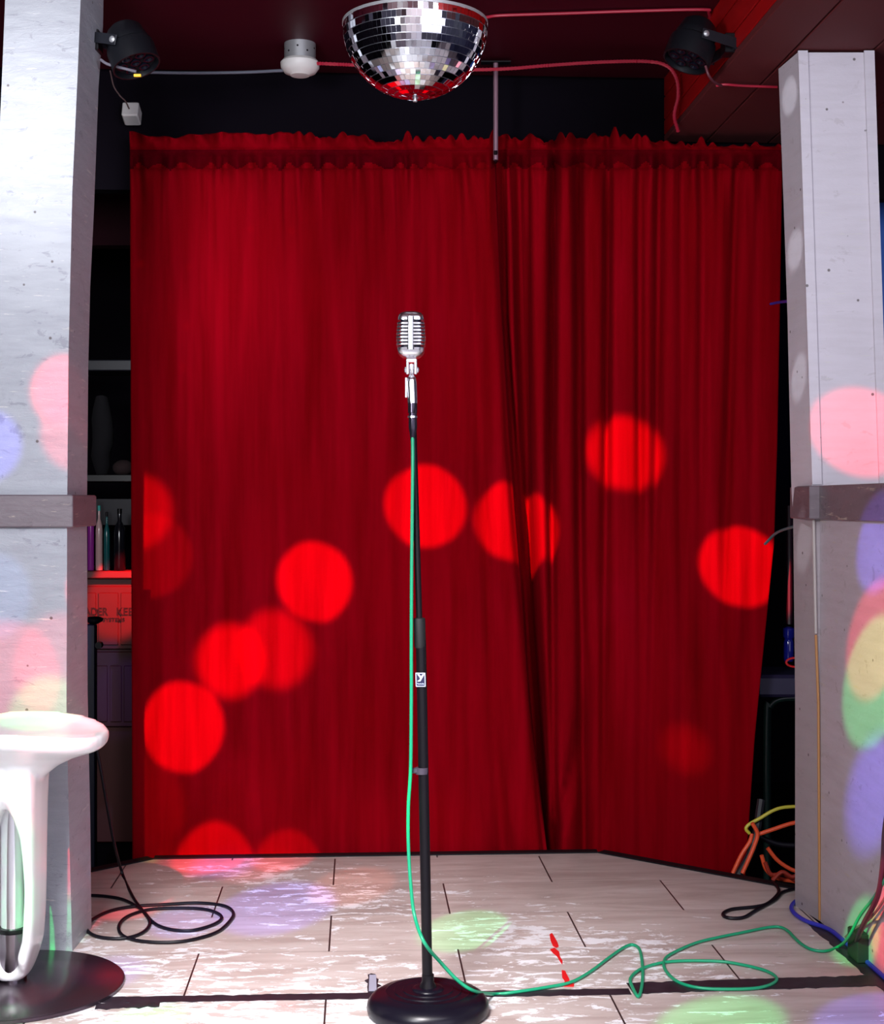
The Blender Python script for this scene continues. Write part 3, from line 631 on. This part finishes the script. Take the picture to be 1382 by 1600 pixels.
ring = [W(1243, 1035, 4.62)+RT*(.028*math.cos(a))+UP*(.014*math.sin(a)) for a in [2*PI*k/20 for k in range(20)]]
MB().tube(ring, .0035, 6, closed=True).build('red_ring', M_redpaint, label='small red ring lying on the edge of the black table', cat='ring')
MB().tube([W(1234, 790, 4.72), W(1234, 975, 4.72)], .010, 8).build('upright_pole', mat('wine_pole', (.02, .004, .012), .4), label='thin dark wine pole standing in the gap by the right post', cat='pole')

# ------------------------------------------------------------ floor tape, paint, scraps
def ragged(a, b_, w0, w1, n, h, jit, name, m, **k):
    a, b_ = Vector(a), Vector(b_); t = (b_-a).normalized(); nn = Vector((-t.y, t.x, 0)); up = []; lo = []
    for i in range(n+1):
        p = a+(b_-a)*(i/n)
        up.append(p+nn*(w0+jit*noise.noise((i*.45, 1, 2))+jit*.6*noise.noise((i*1.7, 5, 2)))); lo.append(p-nn*(w1+jit*noise.noise((i*.5, 8, 2))))
    vs = [p+UP*h for p in up+lo]+[p+UP*.0001 for p in up+lo]; N_ = n+1; fs = []
    for i in range(n):
        fs += [(i, i+1, N_+i+1, N_+i), (i, 2*N_+i, 2*N_+i+1, i+1), (N_+i, N_+i+1, 3*N_+i+1, 3*N_+i)]
    fs += [(0, N_, 3*N_, 2*N_), (n, 2*N_+n, 3*N_+n, N_+n)]
    return MB().add(vs, fs).build(name, m, **k)
ta = G(-60, 1568); tb = G(1010, 1546)
ragged(G(-60, 1567), G(985, 1550), .020, .018, 120, .0012, .006, 'floor_tape', M_tape, label='long strip of black tape across the stage front passing behind the stand base', cat='tape')
ragged(G(985, 1545), G(1395, 1532), .036, .034, 60, .0016, .006, 'floor_tape', M_tape, label='wide black tape strip at the right end of the stage front', cat='tape')
ragged(G(150, 1572), G(250, 1568), .012, .022, 16, .0018, .01, 'floor_tape', M_tape, label='torn black tape scrap beside the round steel stool base', cat='tape')
ragged(Vector((1.145, 2.9, 0)), Vector((1.135, 3.62, 0)), .012, .026, 40, .0015, .01, 'floor_tape', M_tape, label='black strip along the foot of the half wall', cat='tape')
def flat(name, pts, m, h=.0015, **k): return MB().prism([G(x, y)+UP*.0002 for x, y in pts], (0, 0, h)).build(name, m, **k)
def rz(pts): return zp(.3777, 860, 1200, pts)
rp = empty('paint_streak', P2(G(868, 1495)), 'bright red splashed paint streak on the floor tiles right of the stand', 'paint mark')
for pts in [[(-2, 690), (8, 684), (18, 700), (30, 722), (36, 740), (26, 745), (12, 738), (2, 715)], [(0, 752), (18, 745), (38, 762), (40, 780), (52, 800), (50, 814), (40, 800), (28, 780), (10, 765)], [(48, 838), (62, 840), (78, 872), (82, 885), (100, 895), (98, 906), (40, 905), (62, 885), (50, 868)]]:
    MB().prism([G(x, y)+UP*.0002 for x, y in rz(pts)], (0, 0, .001)).build('paint_blot', M_redpaint, rp)
cz_ = [G(575, 1551), G(589, 1551), G(590, 1543), G(596, 1541), G(590, 1538), G(592, 1531), G(588, 1529), G(587, 1523), G(580, 1522), G(575, 1524), G(576, 1530), G(570, 1533), G(575, 1537), G(574, 1543)]
sp = empty('tape_scrap', P2(G(582, 1540)), 'small grey scrap with jagged edges stuck beside the floor tape', 'scrap')
MB().prism([v+UP*.0003 for v in cz_], (0, 0, .0015)).build('torn_edge', M_tape, sp)
MB().prism([G(576.5, 1550)+UP*.002, G(589, 1550)+UP*.002, G(588, 1525)+UP*.002, G(577.5, 1525)+UP*.002], (0, 0, .001)).build('grey_patch', mat('lilac_grey_tape', (.36, .36, .46), .4), sp)

# ------------------------------------------------------------ bar stool, left
SC_ = G(20, 1543); SC_.z = 0; ZS = (SC_-CAM).dot(FW)
st = empty('bar_stool', SC_, 'white moulded plastic bar stool with footrest loop on a round steel base at far left', 'stool')
MB().lathe(SC_, [(.233, 0), (.238, .002), (.238, .008), (.234, .011), (.10, .015), (.045, .018), (0, .018)], 96).build('round_base', M_steel, st)
MB().tube([SC_+UP*.015, SC_+UP*.13], .030, 28).build('lower_pole', mat('dark_chrome', (.25, .22, .25), .2, 1), st)
MB().tube([SC_+UP*.125, SC_+UP*.46], .0255, 28).build('pole', M_chrome, st)
MB().lathe(SC_+UP*.122, [(.031, 0), (.0325, .004), (.031, .010)], 28).build('pole_collar', M_black, st)
def QS(px, py): v = W(px, py, ZS); return v
# profile in the plane facing the camera: outer edge and inner edge (pixels), with half depth
half = [  # (outer px,py) (inner px,py) half-depth
    ((8, 1127), (8, 1243), .175), ((60, 1127), (14, 1243), .17), ((110, 1130), (22, 1250), .15)]
shell = MB()
sec = []
def D(o_, i_, hd, r=.5): sec.append((Vector(o_)-Vector((5 if o_[0] > 55 else 0, 0)), Vector(i_)-Vector((2 if o_[0] > 55 else 0, 0)), hd))
# leg band from under the seat round to the footrest
for o_, i_, hd in [((96, 1160), (-10, 1215), .10), ((84, 1175), (2, 1238), .095), ((76, 1190), (20, 1252), .09), ((72, 1215), (34, 1275), .085), ((70, 1250), (44, 1305), .08), ((69.5, 1300), (48, 1340), .075), ((69, 1370), (50, 1385), .07), ((68, 1430), (48, 1430), .068), ((66, 1470), (45, 1460), .066), ((58, 1500), (38, 1483), .064), ((46, 1521), (36, 1499), .045), ((32, 1529), (29, 1508), .036), ((19, 1531), (19, 1511), .034)]:
    D(o_, i_, hd)
def band(mirror):
    vs = []; n = 12
    for o_, i_, hd in sec:
        a = W(o_.x, o_.y, ZS); b_ = W(i_.x, i_.y, ZS)
        if mirror:
            for v in (a, b_):
                q = (v-SC_).dot(RT); v -= RT*(2*q)
        m_ = (a+b_)/2; hv = (a-b_)/2
        for k in range(n):
            an = 2*PI*k/n; cx, sy_ = math.cos(an), math.sin(an)
            ex = math.copysign(abs(cx)**.55, cx); ey = math.copysign(abs(sy_)**.55, sy_)
            vs.append(m_+hv*ex+FW*(hd*ey))
    fs = [tuple(range(n-1, -1, -1)), tuple((len(sec)-1)*n+k for k in range(n))]
    for i in range(len(sec)-1):
        for k in range(n): k2 = (k+1) % n; fs.append((i*n+k, i*n+k2, i*n+n+k2, i*n+n+k))
    shell.add(vs, fs, True)
band(False); band(True)
# seat: rounded dished top
zt = .565; prof = []
nA = 48; rings = []
for f_, zz in [(.0, -.015), (.5, -.012), (.8, -.004), (.93, .004), (.985, .004), (1.0, -.006), (.985, -.020), (.93, -.032), (.7, -.052), (.5, -.075), (.3, -.11), (.0, -.12)]:
    rg = []
    for k in range(nA):
        a = 2*PI*k/nA; cx, sy_ = math.cos(a), math.sin(a)
        rx = .204*f_; ry = .185*f_
        sq = .86
        x_ = math.copysign(abs(cx)**sq, cx)*rx; y_ = math.copysign(abs(sy_)**sq, sy_)*ry
        rise = -.018*(x_/.204)**2+.010*(y_/.185)**2
        rg.append(SC_+UP*(zt+zz+rise)+RT*x_+FW*y_)
    rings.append(rg)
vs = [p for r in rings for p in r]; fs = []
for i in range(len(rings)-1):
    for k in range(nA): k2 = (k+1) % nA; fs.append((i*nA+k, i*nA+k2, (i+1)*nA+k2, (i+1)*nA+k))
shell.add(vs, fs, True)
so = shell.build('seat_shell', M_plastic, st, label='glossy white seat with footrest loop')
rm = so.modifiers.new('r', 'REMESH'); rm.mode = 'VOXEL'; rm.voxel_size = .006; rm.use_smooth_shade = True
sm = so.modifiers.new('s', 'SMOOTH'); sm.iterations = 8; sm.factor = .6

# ------------------------------------------------------------ stage lights
def par(name, label, c, face, r, length, bracket_base, side, cat='stage light', group=None):
    """c centre, face = direction the lamp points, side = yoke axis"""
    Zd = Vector(face).normalized(); X = Vector(side); X = (X-Zd*X.dot(Zd)).normalized(); Y = Zd.cross(X)
    t = empty(name, c-UP*r, label, cat, group)
    ax = (X, Y, Zd); n = 28
    MB().lathe(c, [(0, -length*.5), (r*.55, -length*.5), (r*.72, -length*.42), (r*.82, -length*.2), (r*.86, -length*.16), (r*.86, -length*.05), (r*.97, 0), (r, length*.1), (r, length*.5), (r*.93, length*.5), (r*.9, length*.36), (0, length*.34)], n, ax).build('housing', mat('black_lamp_housing', (.005, .0055, .008), .4, 0, Specular_IOR_Level=.3), t)
    pl_ = MB().lathe(c+Zd*length*.345, [(r*.88, 0), (r*.88, .003), (0, .003)], n, ax).build('front_plate', M_blackm, t)
    for k in range(7):
        a = 2*PI*k/6; q = c+Zd*length*.36+(X*math.cos(a)+Y*math.sin(a))*(r*.56 if k < 6 else 0)
        MB().lathe(q, [(r*.21, 0), (r*.22, .008), (r*.16, .008), (r*.10, .003), (0, .005)], 14, ax).build('lens', M_lens, t)
    base_ = Vector(bracket_base); dirb = (base_-c); dirb = (dirb-X*dirb.dot(X)); L_ = dirb.length; dirb.normalize(); wv = dirb.cross(X).normalized()
    b = MB(); e1 = c+X*(r*1.08); e2 = c-X*(r*1.08)
    for ee in (e1, e2): b.box(ee+dirb*L_*.5, .004, r*.42, L_+.02, (X, wv, dirb), bev=.001)
    b.box(c+dirb*L_, r*2.2, r*.5, .005, (X, wv, dirb), bev=.001); b.build('yoke', mat('black_bracket', (.012, .013, .018), .4, 0, Specular_IOR_Level=.3), t)
    for s_ in (-1, 1):
        MB().lathe(c+X*(r*1.09*s_), [(.008, 0), (.008, .004), (.004, .007)], 12, (Y, Zd, X*s_)).build('side_screw', M_galv, t)
    return t, c
c1 = W(203, 73, 3.62)
t1, _ = par('stage_light', 'small black round stage light clamped to the left post', c1, RT*.34-FW*.16-UP*.93, .060, .11, W(152, 62, 3.62), FW*-.9+RT*-.45, group=None)
MB().box(W(154, 66, 3.62), .012, .05, .05, VA, bev=.002).build('mounting_plate', M_black, t1)
MB().box(W(215, 118, 3.58), .018, .006, .007, VA, bev=.001).build('sticker', M_amber, t1, label='small orange tag under the lamp')
MB().tube(spline([W(157, 93, 3.6), W(168, 100, 3.6), W(190, 106, 3.6), W(213, 112, 3.6)], 5), .0035, 8).build('power_lead', mat('grey_wire', (.12, .11, .14), .5), t1)
Zr = 3.80; c2 = W(1084, 66, Zr)
t2, _ = par('stage_light', 'small black round stage light clamped to the red ceiling beam', c2, -RT*.36-FW*.14-UP*.93, .062, .115, W(1140, 75, Zr), FW*-.95+RT*.30)
qb = W(1138, 72, Zr)
MB().box(Vector((.955, qb.y, 2.235)), .03, .05, .05, bev=.002).build('mounting_plate', M_black, t2)
MB().tube(spline([W(1103, 103, Zr-.03), W(1108, 118, Zr-.03), W(1116, 128, Zr), W(1128, 134, Zr+.05)], 5), .0035, 8).build('power_lead', mat('wine_wire', (.10, .02, .03), .5), t2)
c3 = W(1396, 142, 4.3)
t3, _ = par('stage_light', 'round stage light half seen at the right edge beyond the right post', c3, -FW-RT*.15-UP*.1, .042, .09, c3+UP*.09+FW*.01, RT)
MB().tube([c3+UP*.08, Vector((c3.x, c3.y, 2.40))], .006, 8).build('hanging_rod', M_black, t3)
# cap rail line at right edge
MB().box(W(1410, 237, 5.2), .25, .02, .006, VA).build('wall_shelf', mat('pale_blue_shelf', (.3, .4, .7), .3), label='thin pale shelf edge on the navy wall right of the right post', cat='shelf')
MB().box(W(1410, 440, 5.2), .25, .02, .75, VA).build('blue_lit_board', mat('blue_lit_board_paint', (.03, .12, .5), .4), label='board coloured like a blue-lit wall at the right edge beyond the right post', cat='board')  # blue light on the dark wall beyond is put into this board's colour
MB().tube([W(1410, 470, 5.25)-UP*1.2, W(1410, 237, 5.25)+UP*.02], .02, 8).build('board_post', M_black, label='dark support pole holding the blue-lit board at the right edge', cat='pole')

# smoke detector, conduits
sd = W(469, 97, 4.30)
t = empty('smoke_detector', Vector((sd.x, sd.y, 2.34)), 'round off-white smoke detector on the dark red ceiling left of the mirror ball', 'smoke detector')
cc = Vector((sd.x, sd.y, 2.395))
MB().lathe(cc, [(.046, -.048), (.046, 0)], 28).build('mounting_box', M_galv, t)
for k in range(10):
    a = 2*PI*k/10+.2; b = MB()
    b.lathe(cc+Vector((math.cos(a), math.sin(a), 0))*.0455+UP*(-.018 if k % 2 else -.030), [(.003, -.001), (.003, .001)], 8, (Vector((-math.sin(a), math.cos(a), 0)), UP, Vector((math.cos(a), math.sin(a), 0)))); b.build('knockout', M_black, t)
MB().lathe(cc-UP*.048, [(.05, 0), (.057, -.008), (.056, -.022), (.046, -.036), (.030, -.042), (.028, -.045), (.020, -.046), (0, -.046)], 32).build('detector_dome', M_white, t)
yc = sd.z
MB().tube(spline([W(232, 113, 4.34), W(300, 114, 4.34), W(380, 113, 4.33), W(444, 110, 4.30)], 5), .0045, 8).build('ceiling_conduit', M_grey, label='thin grey conduit between left stage light and smoke detector', cat='conduit')
def flex(name, pts, r, m, **k):
    p = spline(pts, 10); rr = []
    q = [p[0]]
    for a, b_ in zip(p, p[1:]):
        n = max(1, int((b_-a).length/.004))
        for i in range(1, n+1): q.append(a+(b_-a)*(i/n))
    rr = [r*(1.0 if i % 2 else .72) for i in range(len(q))]
    o = MB().tube(q, rr, 7).build(name, m, **k); return o
flex('flexible_conduit', [W(494, 99, 4.28), W(560, 102, 4.3), W(640, 108, 4.32), W(740, 109, 4.33), W(800, 107, 4.33), W(860, 102, 4.34), W(940, 97, 4.34), W(1010, 96, 4.34), W(1042, 103, 4.34), W(1057, 122, 4.35), W(1060, 150, 4.36), W(1054, 180, 4.38), W(1060, 205, 4.42)], .0062, M_redpipe, label='ribbed red flexible conduit from smoke detector to the curtain top', cat='conduit')
def ceilpt(px, py, dh=.008): 
    h = 2.395-dh; return W(px, py, (h-H)*F/(PY-py))
MB().tube(spline([ceilpt(760, 27), ceilpt(785, 24), ceilpt(880, 21), ceilpt(1000, 17), ceilpt(1100, 15), ceilpt(1108, 20), ceilpt(1112, 40)], 6), .0042, 8).build('ceiling_conduit', M_redpipe, label='thin red conduit across the ceiling right of the mirror ball', cat='conduit')
def uspt(px, py): h = 2.186; return W(px, py, (h-H)*F/(PY-py))
MB().tube(spline([uspt(1120, 134), uspt(1134, 132), uspt(1160, 134), uspt(1215, 136)], 6), .0035, 8).build('ceiling_conduit', M_redpipe, label='short red conduit along the underside of the red beam', cat='conduit')
for px, py in ((803, 103), (832, 104), (1059, 148), (1110, 16)):
    pass
# small white speaker on the header
wb = empty('wall_box', W(207, 192, 4.55), 'small white box with a hanging wire above the curtain left end', 'box')
MB().box(W(206, 178, 4.55), .050, .055, .050, (RT, (FW*.9-UP*.35).normalized(), (UP*.9+FW*.35).normalized()), bev=.004).build('casing', M_white, wb)
MB().box(W(206, 178, 4.60), .016, .06, .016, VA).build('mounting_arm', M_black, wb)
MB().tube(spline([W(172, 110, 4.5), W(178, 135, 4.52), W(188, 150, 4.53), W(196, 158, 4.53), W(202, 170, 4.52)], 6), .0022, 6).build('wire', mat('brown_wire', (.12, .07, .07), .5), wb)
# ------------------------------------------------------------ bar area in the left gap
MB().tube([W(100, 226, 4.9), W(150, 232, 4.95), W(240, 240, 5.0)], .020, 12).build('overhead_pipe', mat('blue_grey_pipe', (.16, .17, .26), .35), label='thick blue-grey pipe below the ceiling left of the curtain', cat='pipe')
ob = MB().box(W(180, 345, 5.6), 1.0, .08, .20, VA); ob.build('wall_bulkhead', M_void2, kind='structure', label='dark wine bulkhead behind the left gap')
sh = empty('wall_shelf', W(180, 583, 6.2), 'grey shelf high on the rear wall in the left gap', 'shelf')
MB().box(W(180, 575, 6.2), .9, .25, .045, VA, bev=.004).build('board', mat('grey_shelf', (.016, .016, .026), .5), sh)
MB().box(W(60, 600, 6.2), .03, .22, .10, VA).build('bracket', M_black, sh); MB().box(W(240, 600, 6.2), .03, .22, .10, VA).build('bracket', M_black, sh)
for k, (px, py, rx, rz_, m, lb_) in enumerate([(159, 650, .045, .16, (.004, .003, .006), 'large dark shapeless bundle on the middle shelf of the left gap'), (192, 728, .040, .035, (.03, .014, .016), 'brown pouch lying on the middle shelf of the left gap')]):
    c = W(px, py, 6.15); c.z = W(0, 748, 6.2).z+.015+rz_*.97; b = MB(); prof = [(0, -rz_)]+[(rx*math.cos(a), rz_*math.sin(a)) for a in [(-.45+.1*i)*PI for i in range(10)]]+[(0, rz_)]
    b.lathe(c, prof, 20)
    for v in b.v: v += (v-c)*.35*noise.noise(v*14)
    b.build('cloth_bundle', mat('bundle_cloth', m, .9), label=lb_, cat='bundle')
sh2 = empty('bar_shelf', W(180, 760, 6.15), 'dark shelf with a glossy edge above the bottles', 'shelf')
MB().box(W(180, 748, 6.2), .9, .26, .03, VA, bev=.003).build('board', mat('dark_shelf', (.01, .008, .01), .4), sh2)
MB().box(W(186, 800, 6.28), .9, .03, .11, VA).build('backboard', mat('slate_backboard', (.010, .009, .018), .5), sh2)
def bottle(px, y0, y1, r, m, label, Z=6.0, cap=None):
    p = W(px, y0, Z); h = W(px, y1, Z).z-p.z
    t = empty('bottle', p, label, 'bottle', 'bottles on the keg cabinet')
    MB().lathe(p, [(r*.9, 0), (r, .006), (r, h*.62), (r*.85, h*.70), (r*.35, h*.80), (r*.33, h*.94), (0, h*.94)], 18).build('body', m, t)
    MB().lathe(p+UP*h*.92, [(r*.4, 0), (r*.4, h*.08), (0, h*.085)], 12).build('cap', cap or M_black, t)
bottle(142, 891, 775, .0135, mat('purple_bottle', (.35, .03, .35), .15), 'purple bottle on the keg cabinet closest to the left post')
bottle(155, 891, 790, .0145, mat('pink_bottle', (.7, .45, .45), .15), 'pale pink bottle between the purple and teal bottles', cap=mat('teal_cap', (.05, .5, .45), .3))
bottle(167, 891, 800, .0125, mat('teal_bottle', (.01, .12, .13), .15), 'slim dark teal bottle right of the pale pink bottle')
bottle(187, 891, 795, .024, mat('black_bottle', (.01, .01, .015), .15), 'wide black bottle nearest the curtain edge')
kc = empty('keg_cabinet', W(175, 1175, 6.15), 'red-lit wooden keg cabinet with lettered panel seen in the left gap', 'cabinet')
kc.location.z = -.34; WL[kc.name] = Vector(kc.location)
KZ = 6.0
top, bot = W(0, 893, KZ).z, -.34
bc = W(175, 900, KZ+.25)
MB().box(Vector((bc.x, bc.y, (top+bot)/2)), .62, .48, top-bot-.02, VA, bev=.004).build('body', M_cab, kc)
MB().box(Vector((bc.x, bc.y, top-.012))-FW*.01, .66, .54, .03, VA, bev=.004).build('top_board', mat('wine_wood', (.16, .05, .05), .5), kc)
def kbox(x0, y0, x1, y1, d, name, m, par=kc, z=KZ):
    a, b_ = W(x0, y0, z-d/2), W(x1, y1, z-d/2); return MB().box((a+b_)/2, abs((b_-a).dot(RT)), d, abs(a.z-b_.z), VA, bev=.003).build(name, m, par)
kbox(118, 916, 232, 1014, .018, 'upper_door', M_cab); kbox(118, 1018, 232, 1135, .018, 'lower_door', M_cab)
for x0, x1 in ((118, 150), (154, 185), (189, 232)): kbox(x0, 926, x1, 1008, .006, 'door_board', M_cab, z=KZ-.018)
for x0, x1 in ((150, 168), (172, 190), (194, 232)): kbox(x0, 1040, x1, 1128, .006, 'door_board', M_cab, z=KZ-.018)
text('lettering', 'LEADER', W(143, 956, KZ-.0265), .044, M_ink, kc, RT, UP, stretch=.86)
text('lettering', 'KEE', W(195, 956, KZ-.0265), .044, M_ink, kc, RT, UP, stretch=.95)
text('small_lettering', 'SYSTEMS', W(178, 968.5, KZ-.0265), .021, M_ink, kc, RT, UP, stretch=1.1)
tp = empty('tap_stand', W(143, 1150, 5.2), 'black post with a flat blue-edged head just behind the left post', 'stand')
tp.location.z = -.34; WL[tp.name] = Vector(tp.location)
q = W(143, 975, 5.2); MB().box(Vector((q.x, q.y, (q.z-.34)/2)), .032, .04, q.z+.34, VA, bev=.004).build('post', mat('blue_black_post', (.003, .003, .014), .4), tp)
MB().lathe(W(147, 968, 5.2), [(.012, -.016), (.030, -.006), (.033, .004), (.02, .010), (0, .012)], 20).build('head', M_black, tp)
MB().lathe(W(155, 1008, 5.17), [(.012, -.014), (.012, .014)], 14, (RT, UP, FW)).build('knob', M_black, tp)
